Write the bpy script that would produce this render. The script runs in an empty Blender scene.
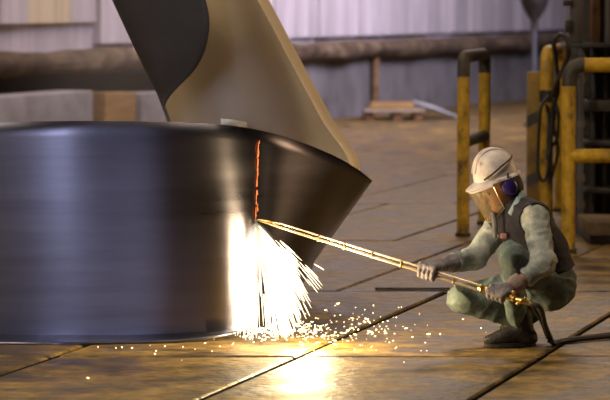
import bpy, bmesh, math, random
import numpy as np
from mathutils import Vector, Matrix
random.seed(7); rng = np.random.default_rng(7)
scene = bpy.context.scene
C = scene.collection
PI = math.pi

# ------------------------------------------------------------------ camera
CAM_H, FPX, PITCH = 1.8, 3000.0, math.atan(200/3000.0)
cam_d = bpy.data.cameras.new('camera'); cam = bpy.data.objects.new('camera', cam_d); C.objects.link(cam)
cam.location = (0, 0, CAM_H); cam.rotation_euler = (PI/2-PITCH, 0, 0)
cam_d.sensor_width = 36; cam_d.lens = FPX*36/610; cam_d.clip_end = 300; cam_d.clip_start = .1
cam_d.dof.use_dof = True; cam_d.dof.focus_distance = 15.7; cam_d.dof.aperture_fstop = 4.0
scene.camera = cam
scene.view_settings.view_transform = 'Standard'; scene.view_settings.look = 'None'
scene.view_settings.gamma = 1; scene.view_settings.use_curve_mapping = False
scene.view_settings.exposure = 0.0
# ------------------------------------------------------------------ world and lights
wd = bpy.data.worlds.new('hall_air'); scene.world = wd; wd.use_nodes = True
bg = wd.node_tree.nodes['Background']; bg.inputs[0].default_value = (.30, .28, .34, 1); bg.inputs[1].default_value = .035

def area(name, loc, target, size, sizey, power, col):
    l = bpy.data.lights.new(name, 'AREA'); l.shape = 'RECTANGLE'; l.size = size; l.size_y = sizey
    l.energy = power; l.color = col
    o = bpy.data.objects.new(name, l); C.objects.link(o); o.location = loc
    o.rotation_euler = (Vector(target)-Vector(loc)).to_track_quat('-Z', 'Y').to_euler()
    return o
area('high_bay_lamp', (.9, 16.0, 8.5), (.8, 16.5, 0), 2, 2, 180, (1, .78, .50))
area('high_bay_lamp', (-6, 10.0, 8), (.6, 16.5, .4), 2, 2, 760, (1, .82, .58))
area('high_bay_lamp', (-1.5, 25, 9), (0.5, 25, 0), 4, 4, 300, (1, .70, .38))
area('high_bay_lamp', (3, 39, 10), (2.5, 39, 0), 6, 6, 1050, (1, .80, .68))
area('bay_door_daylight', (-2.4, -1.5, 3.6), (-1.45, 15.7, 1.0), 0.6, 4.5, 9, (.74, .75, 1)).data.spread = .3
area('high_bay_lamp', (14, 21, 5), (1, 16.5, .6), 4, 4, 520, (1, .62, .30))  # added warm lamp, lifts the dark right end of the strip
area('bay_window_daylight', (.6, -3.0, 5.0), (-.5, 15.7, .6), .25, 4, 14, (.62, .72, 1))
area('wall_wash_light', (9, 36, 8), (0.5, 46, 2.5), 5, 5, 760, (.88, .80, 1)).data.spread = 1.5  # cool light added to brighten the back wall
area('wall_wash_light', (2, 26, 9), (-3.5, 36, 2.4), 3, 3, 150, (.88, .80, 1)).data.spread = 1.5  # second added cool light, for the left part of the wall

# ------------------------------------------------------------------ helpers
CA, SA = math.cos(PITCH), math.sin(PITCH)
def ray(px, py):
    r = Vector((0, CA, -SA)) + Vector((1, 0, 0))*((px-305)/FPX) + Vector((0, SA, CA))*((200-py)/FPX)
    return r
def P(px, py, d):                       # world point at distance d along y
    r = ray(px, py); return Vector((0, 0, CAM_H)) + r*(d/r.y)
def G(px, py):                          # point on the floor
    r = ray(px, py); return Vector((0, 0, CAM_H)) + r*(CAM_H/-r.z)
def wloc(o):
    v = Vector((0, 0, 0))
    while o: v += o.location; o = o.parent
    return v
def tag(o, label=None, cat=None, group=None, kind=None):
    if label: o['label'] = label
    if cat: o['category'] = cat
    if group: o['group'] = group
    if kind: o['kind'] = kind
    return o
def thing(name, label, cat, loc, group=None):
    o = bpy.data.objects.new(name, None); C.objects.link(o); o.location = loc; o.empty_display_size = .1
    return tag(o, label, cat, group)

class MB:
    def __init__(s): s.v = []; s.f = []; s.mi = []
    def add(s, v, f, mi=0):
        n = len(s.v); s.v += [Vector(a) for a in v]; s.f += [[i+n for i in q] for q in f]; s.mi += [mi]*len(f); return s
    def box(s, lo, hi, mi=0, M=None, bev=0.0):
        bm = bmesh.new(); bmesh.ops.create_cube(bm, size=1)
        c = [(lo[i]+hi[i])/2 for i in range(3)]; d = [hi[i]-lo[i] for i in range(3)]
        for v in bm.verts: v.co = Vector((v.co.x*d[0]+c[0], v.co.y*d[1]+c[1], v.co.z*d[2]+c[2]))
        if bev: bmesh.ops.bevel(bm, geom=bm.edges[:], offset=bev, segments=2, affect='EDGES', profile=.5)
        bm.verts.index_update()
        s.add([(M @ v.co) if M else v.co.copy() for v in bm.verts], [[v.index for v in f.verts] for f in bm.faces], mi); bm.free(); return s
    def tube(s, pts, r, n=12, mi=0, caps=True, smooth=0):
        pts = [Vector(p) for p in pts]
        if smooth: pts = spline(pts, smooth)
        m = len(pts); rs = r if isinstance(r, (list, tuple)) else [r]*m
        if len(rs) != m: rs = list(np.interp(np.linspace(0, 1, m), np.linspace(0, 1, len(rs)), rs))
        v = []; f = []; ref = None
        for i in range(m):
            t = (pts[min(i+1, m-1)]-pts[max(i-1, 0)]).normalized()
            if ref is None:
                ref = t.orthogonal().normalized()
            ref = (ref - t*ref.dot(t)).normalized(); b = t.cross(ref)
            for k in range(n):
                a = 2*PI*k/n; v.append(pts[i]+(ref*math.cos(a)+b*math.sin(a))*rs[i])
        for i in range(m-1):
            for k in range(n):
                f.append([i*n+k, i*n+(k+1) % n, (i+1)*n+(k+1) % n, (i+1)*n+k])
        if caps: f.append(list(range(n))[::-1]); f.append([(m-1)*n+k for k in range(n)])
        return s.add(v, f, mi)
    def grid(s, rows, mi=0, closed=False):
        n = len(rows[0]); v = [p for r in rows for p in r]; f = []
        for i in range(len(rows)-1):
            for k in range(n if closed else n-1):
                f.append([i*n+k, i*n+(k+1) % n, (i+1)*n+(k+1) % n, (i+1)*n+k])
        return s.add(v, f, mi)
    def ell(s, c, axes, mi=0, nu=20, nv=12):      # ellipsoid, axes = three vectors
        rows = []
        for i in range(nv+1):
            th = PI*(i/nv); th = min(max(th, .02), PI-.02)
            rows.append([Vector(c)+Vector(axes[2])*math.cos(th)+(Vector(axes[0])*math.cos(2*PI*k/nu)+Vector(axes[1])*math.sin(2*PI*k/nu))*math.sin(th) for k in range(nu)])
        s.grid(rows, mi, True); n = len(s.v)
        s.f.append([n-nu+k for k in range(nu)]); s.mi.append(mi); s.f.append([n-nu*(nv+1)+k for k in range(nu)][::-1]); s.mi.append(mi)
        return s
    def build(s, name, mats, parent=None, smooth=True, angle=40):
        if not isinstance(mats, (list, tuple)): mats = [mats]
        o0 = wloc(parent) if parent else Vector((0, 0, 0))
        me = bpy.data.meshes.new(name); me.from_pydata([tuple(v-o0) for v in s.v], [], s.f)
        for m in mats: me.materials.append(m)
        me.polygons.foreach_set('material_index', s.mi)
        bm = bmesh.new(); bm.from_mesh(me); bmesh.ops.recalc_face_normals(bm, faces=bm.faces[:])
        if smooth:
            for f in bm.faces: f.smooth = True
            lim = math.radians(angle)
            for e in bm.edges:
                if len(e.link_faces) == 2 and e.calc_face_angle(0) > lim: e.smooth = False
        bm.to_mesh(me); bm.free()
        o = bpy.data.objects.new(name, me); C.objects.link(o)
        if parent: o.parent = parent
        return o

def spline(pts, n):
    pts = [Vector(p) for p in pts]; out = []; m = len(pts)
    for i in range(m-1):
        p0 = pts[i-1] if i > 0 else pts[0]*2-pts[1]; p1 = pts[i]; p2 = pts[i+1]
        p3 = pts[i+2] if i+2 < m else pts[-1]*2-pts[-2]
        for k in range(n):
            t = k/n
            out.append(.5*((2*p1)+(p2-p0)*t+(2*p0-5*p1+4*p2-p3)*t*t+(3*p1-p0-3*p2+p3)*t**3))
    out.append(pts[-1]); return out
def solidify(o, t, off=0):
    m = o.modifiers.new('thickness', 'SOLIDIFY'); m.thickness = t; m.offset = off; return o

# ------------------------------------------------------------------ materials
def mat(name, cols, rough=.6, metal=0, scale=4, stretch=(1, 1, 1), bump=0, bscale=None, detail=6, pos=None, rvar=0, spec=.5, extra=None):
    m = bpy.data.materials.new(name); m.use_nodes = True; nt = m.node_tree; N = nt.nodes; L = nt.links
    b = N['Principled BSDF']; b.inputs['Roughness'].default_value = rough; b.inputs['Metallic'].default_value = metal
    b.inputs['Specular IOR Level'].default_value = spec
    tc = N.new('ShaderNodeTexCoord'); mp = N.new('ShaderNodeMapping'); mp.inputs['Scale'].default_value = stretch
    L.new(tc.outputs['Object'], mp.inputs[0])
    nz = N.new('ShaderNodeTexNoise'); nz.inputs['Scale'].default_value = scale; nz.inputs['Detail'].default_value = detail
    nz.inputs['Roughness'].default_value = .62
    L.new(mp.outputs[0], nz.inputs['Vector'])
    cr = N.new('ShaderNodeValToRGB'); cols = [tuple(c)+(1,) for c in cols]
    if len(cols) == 1: cols = cols*2
    pos = pos or [.3+.4*i/(len(cols)-1) for i in range(len(cols))]
    while len(cr.color_ramp.elements) < len(cols): cr.color_ramp.elements.new(.5)
    for e, c, p in zip(cr.color_ramp.elements, cols, pos): e.position = p; e.color = c
    L.new(nz.outputs[0], cr.inputs[0]); L.new(cr.outputs[0], b.inputs['Base Color'])
    if rvar:
        mr = N.new('ShaderNodeMapRange'); mr.inputs[3].default_value = rough-rvar; mr.inputs[4].default_value = rough+rvar
        mr.inputs[1].default_value = .3; mr.inputs[2].default_value = .7
        L.new(nz.outputs[0], mr.inputs[0]); L.new(mr.outputs[0], b.inputs['Roughness'])
    if bump:
        n2 = N.new('ShaderNodeTexNoise'); n2.inputs['Scale'].default_value = bscale or scale*4; n2.inputs['Detail'].default_value = 5
        L.new(mp.outputs[0], n2.inputs['Vector'])
        bp = N.new('ShaderNodeBump'); bp.inputs['Strength'].default_value = bump; bp.inputs['Distance'].default_value = .02
        L.new(n2.outputs[0], bp.inputs['Height']); L.new(bp.outputs[0], b.inputs['Normal'])
    return m
def emis(name, col, s):
    m = bpy.data.materials.new(name); m.use_nodes = True; nt = m.node_tree; nt.nodes.clear()
    e = nt.nodes.new('ShaderNodeEmission'); e.inputs[0].default_value = col+(1,); e.inputs[1].default_value = s
    nz = nt.nodes.new('ShaderNodeTexNoise'); nz.inputs['Scale'].default_value = 30
    mr = nt.nodes.new('ShaderNodeMapRange'); mr.inputs[3].default_value = s*.6; mr.inputs[4].default_value = s*1.4
    nt.links.new(nz.outputs[0], mr.inputs[0]); nt.links.new(mr.outputs[0], e.inputs[1])
    o = nt.nodes.new('ShaderNodeOutputMaterial'); nt.links.new(e.outputs[0], o.inputs[0]); return m

M = {}
M['slab'] = mat('worn_floor_slab', [(.035, .025, .015), (.115, .076, .032), (.28, .18, .046), (.34, .24, .10)], .48, 0, 2.6, (.9, 1.2, 1), .8, 16, 12, [.32, .45, .57, .72], .14, .35)
M['bed'] = mat('dark_joint_dirt', [(.004, .003, .002), (.010, .007, .005)], .95)
M['steel'] = mat('cold_rolled_steel', [(.105, .105, .14), (.155, .155, .20)], .32, 1, 1.6, (.5, .5, 6), .008, 30, 6, None, .05)
M['steel_inner'] = mat('warm_lit_inner_face', [(.64, .55, .42), (.74, .65, .50)], .60, .40, 1.2, (1, 1, 1), .02, 20, 6, None, .05)  # warm lamplight on the rolled end put into its tan base
nt_ = M['steel'].node_tree; tg_ = nt_.nodes.new('ShaderNodeTangent'); tg_.direction_type = 'RADIAL'; tg_.axis = 'Z'
nt_.links.new(tg_.outputs[0], nt_.nodes['Principled BSDF'].inputs['Tangent'])
nt_.nodes['Principled BSDF'].inputs['Anisotropic'].default_value = .80; nt_.nodes['Principled BSDF'].inputs['Anisotropic Rotation'].default_value = .25
M['yellow'] = mat('chipped_yellow_paint', [(.08, .048, .012), (.40, .24, .014), (.58, .35, .02)], .48, 0, 11, (1, 1, .5), .3, 30, 8, [.34, .45, .65])
M['scale'] = mat('shaded_mill_scale', [(.045, .045, .055), (.07, .07, .082)], .55, .25, 1.5)  # shade on the flap put into the colour of the outer face
M['yellow_dull'] = mat('dull_yellow_paint', [(.05, .032, .012), (.20, .12, .014), (.30, .18, .02)], .6, 0, 6, (1, 1, .5), .3, 30, 8)  # darker, duller yellow for the flat post
M['dark_paint'] = mat('worn_black_paint', [(.015, .013, .012), (.06, .05, .04)], .55, 0, 14, (1, 1, 1), .3)
M['grease'] = mat('greasy_machine_steel', [(.012, .011, .012), (.035, .03, .03)], .5, .3, 7, (1, 1, 1), .3)
M['mach_grey'] = mat('grey_machine_steel', [(.05, .045, .048), (.12, .105, .105)], .5, .4, 5, (1, 1, .4), .2)
M['mach_blue'] = mat('bluish_pipe_steel', [(.05, .055, .07), (.11, .115, .14)], .42, .5, 6, (1, 1, .4), .2)
M['rust'] = mat('rusty_steel', [(.06, .03, .015), (.16, .08, .035), (.22, .13, .06)], .8, 0, 8, (1, 1, 1), .4)
M['concrete'] = mat('grey_concrete', [(.20, .19, .20), (.30, .29, .31), (.36, .35, .36)], .85, 0, 2.5, (1, 1, 1), .3, 12)
M['concrete_shaded'] = mat('shaded_concrete', [(.035, .03, .03), (.08, .068, .065)], .9, 0, 2, (1, 1, 1), .3)  # shadow under the ledge put into the colour
M['wall_low'] = mat('stained_wall_concrete', [(.085, .075, .075), (.15, .14, .145), (.19, .18, .19)], .85, 0, 1.6, (1, 1, .7), .3, 9)
M['clad'] = mat('streaked_wall_cladding', [(.40, .36, .40), (.50, .455, .50), (.62, .57, .62)], .7, 0, 2.2, (1, 1, .06), .2, 8, 6, [.32, .5, .68])
M['cream'] = mat('cream_streaked_panel', [(.36, .30, .24), (.62, .52, .36), (.68, .60, .50)], .7, 0, 2.4, (1, 1, .05), .1, 8)
M['ledge'] = mat('dust_caked_beam', [(.03, .02, .013), (.095, .063, .038), (.20, .14, .092)], .9, 0, 3.5, (1, 1, 1), .6, 9)
M['wood'] = mat('old_timber', [(.22, .13, .05), (.38, .24, .10)], .8, 0, 4, (1, 1, 5), .3)
M['pale_wood'] = mat('weathered_board', [(.24, .19, .14), (.40, .32, .24)], .8, 0, 3, (5, 1, 1), .3)
M['pale_sheet'] = mat('pale_blue_sheet', [(.34, .36, .42), (.46, .48, .55)], .5, .2, 3)
M['skin'] = mat('skin', [(.34, .16, .09), (.45, .23, .14)], .5, 0, 12, (1, 1, 1), .05)
M['shirt'] = mat('pale_work_shirt', [(.15, .175, .185), (.35, .39, .395), (.56, .58, .54)], .85, 0, 7, (1, 1, 1), .5, 18)
M['collar'] = mat('pale_blue_collar', [(.24, .34, .42), (.32, .43, .50)], .85, 0, 9, (1, 1, 1), .2)
M['vest'] = mat('charcoal_vest', [(.012, .011, .018), (.034, .029, .042)], .85, 0, 8, (1, 1, 1), .5, 18)
M['trousers'] = mat('grey_green_trousers', [(.058, .09, .095), (.14, .19, .19), (.26, .31, .285)], .85, 0, 6, (1, 1, 1), .5, 16)
M['glove'] = mat('grey_knit_glove', [(.11, .10, .125), (.22, .205, .24), (.33, .31, .34)], .9, 0, 22, (1, 1, 1), .5, 60)
M['cuff'] = mat('mauve_glove_cuff', [(.22, .16, .16), (.34, .26, .25)], .9, 0, 20, (1, 1, 1), .3, 60)
M['boot'] = mat('dark_leather', [(.007, .0055, .005), (.022, .016, .013)], .65, 0, 14, (1, 1, 1), .3)
M['sole'] = mat('black_rubber', [(.012, .01, .01), (.03, .025, .022)], .8, 0, 14, (1, 1, 1), .2)
M['helmet'] = mat('scuffed_white_shell', [(.22, .18, .17), (.60, .53, .53), (.74, .68, .68)], .42, 0, 16, (1, 1, 1), .1, 30, 8, [.30, .42, .6])
M['muff'] = mat('violet_ear_cup', [(.016, .008, .10), (.04, .018, .18)], .35, 0, 6)
M['hair'] = mat('black_hair', [(.008, .007, .009), (.022, .018, .02)], .6, 0, 30, (1, 1, 1), .5)
M['brass'] = mat('brass', [(.55, .36, .12), (.75, .52, .2)], .3, 1, 20)
M['lance'] = mat('heat_tinted_copper_pipe', [(.60, .50, .36), (.78, .68, .52)], .32, 1, 9)
M['red'] = mat('red_badge_cloth', [(.5, .12, .10), (.7, .45, .40)], .8, 0, 60)
M['hose'] = mat('black_hose_rubber', [(.012, .011, .012), (.03, .027, .027)], .5, 0, 10)
M['grey_cloth'] = mat('grey_strap_cloth', [(.16, .15, .15), (.26, .25, .24)], .9, 0, 30)
M['eye'] = mat('eye_white', [(.6, .55, .5), (.7, .65, .6)], .2)
M['spark'] = emis('white_hot_metal', (1, .82, .52), 5)
M['spark_floor'] = emis('glowing_spark', (1, .70, .34), 6)
M['molten'] = emis('orange_hot_metal', (1, .20, .045), 2.4)

def shield_mat():
    m = bpy.data.materials.new('amber_clear_visor'); m.use_nodes = True; nt = m.node_tree; N = nt.nodes; N.clear()
    t = N.new('ShaderNodeBsdfTransparent'); t.inputs[0].default_value = (.95, .90, .80, 1)
    d = N.new('ShaderNodeBsdfPrincipled'); d.inputs['Base Color'].default_value = (.62, .55, .42, 1); d.inputs['Roughness'].default_value = .25
    nz = N.new('ShaderNodeTexNoise'); nz.inputs['Scale'].default_value = 14
    mr = N.new('ShaderNodeMapRange'); mr.inputs[3].default_value = .06; mr.inputs[4].default_value = .22
    mx = N.new('ShaderNodeMixShader'); o = N.new('ShaderNodeOutputMaterial')
    nt.links.new(nz.outputs[0], mr.inputs[0]); nt.links.new(mr.outputs[0], mx.inputs[0])
    nt.links.new(t.outputs[0], mx.inputs[1]); nt.links.new(d.outputs[0], mx.inputs[2]); nt.links.new(mx.outputs[0], o.inputs[0]); return m
M['shield'] = shield_mat()

def fine_grain(m, sc, lo, hi, st=(1, 1, 1)):
    nt = m.node_tree; N = nt.nodes; b = N['Principled BSDF']; src = b.inputs['Base Color'].links[0].from_socket
    tc = N.new('ShaderNodeTexCoord'); mp = N.new('ShaderNodeMapping'); mp.inputs['Scale'].default_value = st
    nz = N.new('ShaderNodeTexNoise'); nz.inputs['Scale'].default_value = sc; nz.inputs['Detail'].default_value = 8; nz.inputs['Roughness'].default_value = .7
    mr = N.new('ShaderNodeMapRange'); mr.inputs[1].default_value = .36; mr.inputs[2].default_value = .62; mr.inputs[3].default_value = lo; mr.inputs[4].default_value = hi
    mx = N.new('ShaderNodeVectorMath'); mx.operation = 'SCALE'
    nt.links.new(tc.outputs['Object'], mp.inputs[0]); nt.links.new(mp.outputs[0], nz.inputs['Vector']); nt.links.new(nz.outputs[0], mr.inputs[0])
    nt.links.new(src, mx.inputs[0]); nt.links.new(mr.outputs[0], mx.inputs['Scale']); nt.links.new(mx.outputs[0], b.inputs['Base Color'])
fine_grain(M['slab'], 9, .35, 1.15); fine_grain(M['trousers'], 26, .7, 1.12); fine_grain(M['shirt'], 20, .68, 1.12); fine_grain(M['clad'], 1.4, .72, 1.12, (1, 1, .15)); fine_grain(M['yellow'], 16, .68, 1.15)
# ------------------------------------------------------------------ floor of staggered slabs
JS = .27
fl = MB()
rows = [(9.5, 11.9, -2.88-.6), (11.9, 15.1, -2.88), (15.1, 18.5, -2.88), (18.5, 22.4, -2.72), (22.4, 26.5, -3.3), (26.5, 31, -2.72), (31, 36, -3.1), (36, 42, -2.7), (42, 50, -3.0), (50, 60, -2.7), (60, 75, -3.2)]
for (y0, y1, o0) in rows:
    w = 1.235 if y1 < 19 else (1.04 if y1 < 32 else 2.1); g = .017 if y1 < 22 else .006
    k0 = -9 if y1 < 32 else -8; k1 = 9 if y1 < 32 else 6
    for k in range(k0, k1):
        a = o0+k*w+g; b = o0+(k+1)*w-g
        ys = [y0+.02, y1-.02]
        if abs(y0-15.1) < .01 and k >= 0: segs = [(y0+.02, 17.38), (17.42, y1-.02)]
        else: segs = [tuple(ys)]
        for (ya, yb) in segs:
            z = random.uniform(-.003, .003); e = .012
            def corner(ins, zz): return [Vector((JS*ya+a+ins, ya+ins, zz)), Vector((JS*ya+b-ins, ya+ins, zz)), Vector((JS*yb+b-ins, yb-ins, zz)), Vector((JS*yb+a+ins, yb-ins, zz))]
            v = corner(0, -.08)+corner(0, -.010)+corner(e, z)
            f = [[8, 9, 10, 11]]
            for q in range(4):
                r = (q+1) % 4; f += [[q+4, r+4, r+8, q+8]]
            fl.add(v, f, 0); fl.add(v[:8], [[q, (q+1) % 4, (q+1) % 4+4, q+4] for q in range(4)], 1)
fl.add([(-12, 8, -.07), (25, 8, -.07), (35, 78, -.07), (-12, 78, -.07)], [[0, 1, 2, 3]], 1)
fo = fl.build('floor', [M['slab'], M['bed']], smooth=False); tag(fo, kind='structure')

# ------------------------------------------------------------------ back wall (runs obliquely away to the right)
def W(d, z, off=0): return Vector((.53+.4*(d-45.8)+off*.928, d-off*.371, z))
def wall_box(mb, d0, d1, z0, z1, o0, o1, mi=0):
    v = [W(d, z, o) for d in (d0, d1) for z in (z0, z1) for o in (o0, o1)]
    mb.add(v, [[0, 1, 3, 2], [4, 6, 7, 5], [0, 4, 5, 1], [2, 3, 7, 6], [0, 2, 6, 4], [1, 5, 7, 3]], mi)
w = MB(); wall_box(w, 40.5, 75, -.05, 1.05, -.4, 0, 0); wall_box(w, 24, 40.5, -.05, 1.05, -2.2, -1.6, 1)  # dark recess at left, invented to hold the shadow under the ledge
wall_box(w, 24, 75, 1.05, 1.6, -.6, -.10, 2)
tag(w.build('wall_back', [M['wall_low'], M['concrete_shaded'], M['clad']], smooth=False), kind='structure')
w = MB(); d = 24.0
while d < 75:                                    # ribbed cladding sheets
    r = random.uniform(.6, 1.4); wall_box(w, d, d+r-.05, 1.25 if d > 37.5 else 1.52, 7, -.1, random.uniform(-.02, .04), 1 if d < 36.9 and random.random() < .7 else 0); d += r
tag(w.build('trim_1', [M['clad'], M['cream']], smooth=False), kind='structure')
w = MB(); n = 90; prof = []
for i in range(n):
    d = 24+i*.57; row = []
    for k in range(12):
        a = 2*PI*k/12; rr = .15*(1+.16*math.sin(d*2.3+k)+random.uniform(-.10, .10))
        row.append(W(d, 1.04+rr*.95*math.sin(a), .12+rr*1.3*math.cos(a)))
    prof.append(row)
w.grid(prof, 0, True)
bo = w.build('ledge_beam', M['ledge']); tag(bo, 'long dust-caked brown beam running along the back wall', 'beam')
for i, (px, lab) in enumerate(((390, 'rust-brown upright against the grey wall behind the timber pile'),)):
    dd = 47.0 if i == 0 else 45.6; q = W(dd, 0, .06)
    q = P(px, 100, dd); base = Vector((q.x, q.y, 0))
    # stand it on the wall line
    tt = (.53+.4*(dd-45.8)); base.x = tt+.10; base.y = dd
    s = MB(); s.box((base.x-.05, base.y-.05, 0), (base.x+.05, base.y+.05, .92), bev=.008)
    tag(s.build('wall_post', M['rust'] if i == 0 else M['concrete']), lab, 'post')

# concrete barrier and blocks on the left
def block(name, p0, p1, thick, z0, z1, m, label, cat, bev=.03):
    a = Vector((p0[0], p0[1], 0)); b = Vector((p1[0], p1[1], 0)); L = (b-a).length; dr = (b-a).normalized()
    Mx = Matrix.Translation(a) @ Matrix(((dr.x, -dr.y, 0, 0), (dr.y, dr.x, 0, 0), (0, 0, 1, 0), (0, 0, 0, 1)))
    mb = MB(); mb.box((0, 0, z0), (L, thick, z1), bev=bev, M=Mx)
    return tag(mb.build(name, m), label, cat)
block('concrete_barrier', (-4.7, 27.0), (-2.39, 34.0), .45, 0, .78, M['concrete'], 'long grey concrete barrier at left, behind the curved steel sheet', 'barrier')
block('timber_block', (-2.16, 32.4), (-1.83, 32.55), .4, 0, .80, M['wood'], 'ochre timber block standing between grey barrier and steel sheet', 'block', .02)
block('concrete_block', (-1.80, 32.9), (-1.30, 33.3), .5, 0, .78, M['concrete'], 'short grey concrete block right of the ochre timber block', 'block')

def smoke_mat():
    m = bpy.data.materials.new('thin_cutting_smoke'); m.use_nodes = True; nt = m.node_tree; N = nt.nodes; N.clear()
    tc = N.new('ShaderNodeTexCoord'); g = N.new('ShaderNodeTexGradient'); g.gradient_type = 'SPHERICAL'; mp = N.new('ShaderNodeMapping'); mp.inputs['Scale'].default_value = (1/1.5, 1/1.2, 1/1.3)
    nt.links.new(tc.outputs['Object'], mp.inputs[0]); nt.links.new(mp.outputs[0], g.inputs[0])
    nz = N.new('ShaderNodeTexNoise'); nz.inputs['Scale'].default_value = 1.6; nt.links.new(tc.outputs['Object'], nz.inputs[0])
    mu = N.new('ShaderNodeMath'); mu.operation = 'MULTIPLY'; nt.links.new(g.outputs[1], mu.inputs[0]); nt.links.new(nz.outputs[0], mu.inputs[1])
    m2 = N.new('ShaderNodeMath'); m2.operation = 'MULTIPLY'; nt.links.new(mu.outputs[0], m2.inputs[0]); m2.inputs[1].default_value = .4
    v = N.new('ShaderNodeVolumeScatter'); v.inputs['Color'].default_value = (.95, .88, .88, 1); nt.links.new(m2.outputs[0], v.inputs['Density'])
    o = N.new('ShaderNodeOutputMaterial'); nt.links.new(v.outputs[0], o.inputs['Volume']); return m
M['smoke'] = smoke_mat()
sk = thing('smoke', 'thin pale smoke drifting up behind the left of the rolled steel end', 'smoke', (-1.62, 29, 1.4)); sk['kind'] = 'stuff'
m = MB(); m.ell(sk.location, ((1.5, 0, 0), (0, 1.2, 0), (0, 0, 1.3)), nu=24); so = m.build('plume', M['smoke'], sk); so['kind'] = 'stuff'

# timber pile and sheet at the foot of the wall
def gp(px, d): return (px-305)/FPX*d
d0 = 45.0
pal = thing('timber_pallet', 'weathered timber pallet stacked low at the foot of the back wall', 'pallet', (gp(395, d0), d0, 0))
for i, px in enumerate((369, 397, 418)):
    b = MB(); x = gp(px, d0); b.box((x-.07, d0-.2, 0), (x+.07, d0+1.0, .13), bev=.01); b.build('bearer', M['rust'], pal)
for i in range(4):
    b = MB(); y = d0-.16+i*.3; b.box((gp(364, d0)+i*.04, y-.1, .13), (gp(424, d0)-.05*i, y+.12, .17), bev=.006); b.build('board', M['pale_wood'], pal)
b = MB(); b.box((gp(370, d0), d0-.15, .172), (gp(414, d0), d0+.7, .26), bev=.02)
tag(b.build('timber_plank', M['wood']), 'thick yellowish plank lying on top of the timber pallet', 'plank')
b = MB(); v0 = Vector((gp(413, 45.8), 45.6, .262)); v1 = Vector((gp(458, 45.8), 45.9, .01))
dr = (v1-v0); b.grid([[v0+Vector((0, -.25, 0)), v0+Vector((0, .55, 0))], [v0+dr*.5+Vector((0, -.25, .02)), v0+dr*.5+Vector((0, .55, .02))], [v1+Vector((0, -.25, 0)), v1+Vector((0, .55, 0))]])
so = b.build('metal_sheet', M['pale_sheet']); solidify(so, .03, 0); tag(so, 'pale bluish metal sheet leaning down off the timber pallet', 'sheet')

fb_ = MB(); a_ = G(375, 289.5); b_ = G(450, 290.5); fb_.box((a_.x, a_.y-.05, .004), (b_.x, a_.y+.02, .016), bev=.004)  # thin dark strip added to thicken the floor joint
tag(fb_.build('joint_strip', M['grease']), 'dark strip added to thicken the floor joint behind the gripping hand', 'bar')

# hopper with a down pipe
dh = 43.0
hp = thing('hopper', 'dark funnel-shaped hopper with a thin down pipe before the pale wall', 'hopper', (gp(534, dh), dh, 0))
h = MB(); c = hp.location
def zpy(py, d): return P(305, py, d).z
rows_ = []
for py, hw in ((-40, .28), (0, .21), (8, .17), (22, .045), (26, .04)):
    rows_.append([Vector((c.x+hw*math.cos(2*PI*k/16), c.y+hw*math.sin(2*PI*k/16), zpy(py, dh))) for k in range(16)])
h.grid(rows_, 0, True); h.build('funnel', M['grease'], hp)
h = MB(); h.tube([(c.x, c.y, zpy(24, dh)), (c.x, c.y, 0)], .036); h.build('down_pipe', M['mach_blue'], hp)
h = MB(); h.tube([(c.x, c.y, zpy(23, dh)), (c.x, c.y, zpy(29, dh))], .055); h.build('collar', M['grease'], hp)
h = MB(); h.box((c.x-.15, c.y-.15, 0), (c.x+.15, c.y+.15, .03), bev=.008); h.build('base_plate', M['grease'], hp)

# ------------------------------------------------------------------ yellow guard rails
def arc(a, corner, b, r, n=8):
    a, corner, b = Vector(a), Vector(corner), Vector(b)
    p = corner+(a-corner).normalized()*r; q = corner+(b-corner).normalized()*r
    return [p*(1-t)**2+corner*2*t*(1-t)+q*t*t for t in [i/n for i in range(n+1)]]
def ring_plate(mb, c, r, h=.025): mb.tube([Vector((c.x, c.y, 0)), Vector((c.x, c.y, h))], r, 18)
# hoop standing left, behind the worker
def end_hoop(name, l1, l2, H, r, label, grp, dark_from=.16, mid=None, clamp=None):
    t = thing(name, label, 'guard rail', ((l1.x+l2.x)/2, (l1.y+l2.y)/2, 0), grp)
    for l in (l1, l2):
        m = MB(); m.tube([l, Vector((l.x, l.y, H-dark_from))], r, 18); m.build('post', M['yellow'], t)
        m = MB(); ring_plate(m, l, r*1.25); m.build('foot_plate', M['dark_paint'], t)
    A = Vector((l1.x, l1.y, H)); B = Vector((l2.x, l2.y, H))
    rad = min(.10, (B-A).length*.48)
    pts = [Vector((l1.x, l1.y, H-dark_from))]+arc(l1, A, B, rad)+arc(A, B, l2, rad)+[Vector((l2.x, l2.y, H-dark_from))]
    m = MB(); m.tube(pts, r*1.02, 18); m.build('bend', M['dark_paint'], t)
    if mid:
        m = MB(); m.tube([Vector((l1.x, l1.y, mid)), Vector((l2.x, l2.y, mid))], r*.95, 16); m.build('cross_bar', M['dark_paint'], t)
    return t
l1 = G(463, 236); l2 = Vector((gp(484.5, 24.1), 24.1, 0))
end_hoop('guard_hoop', l1, l2, P(463, 57, l1.y).z, .048, 'worn yellow hoop of pipe with dark top bend, left behind the helmeted worker', None, .15, zpy(140, 23.3))
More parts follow.
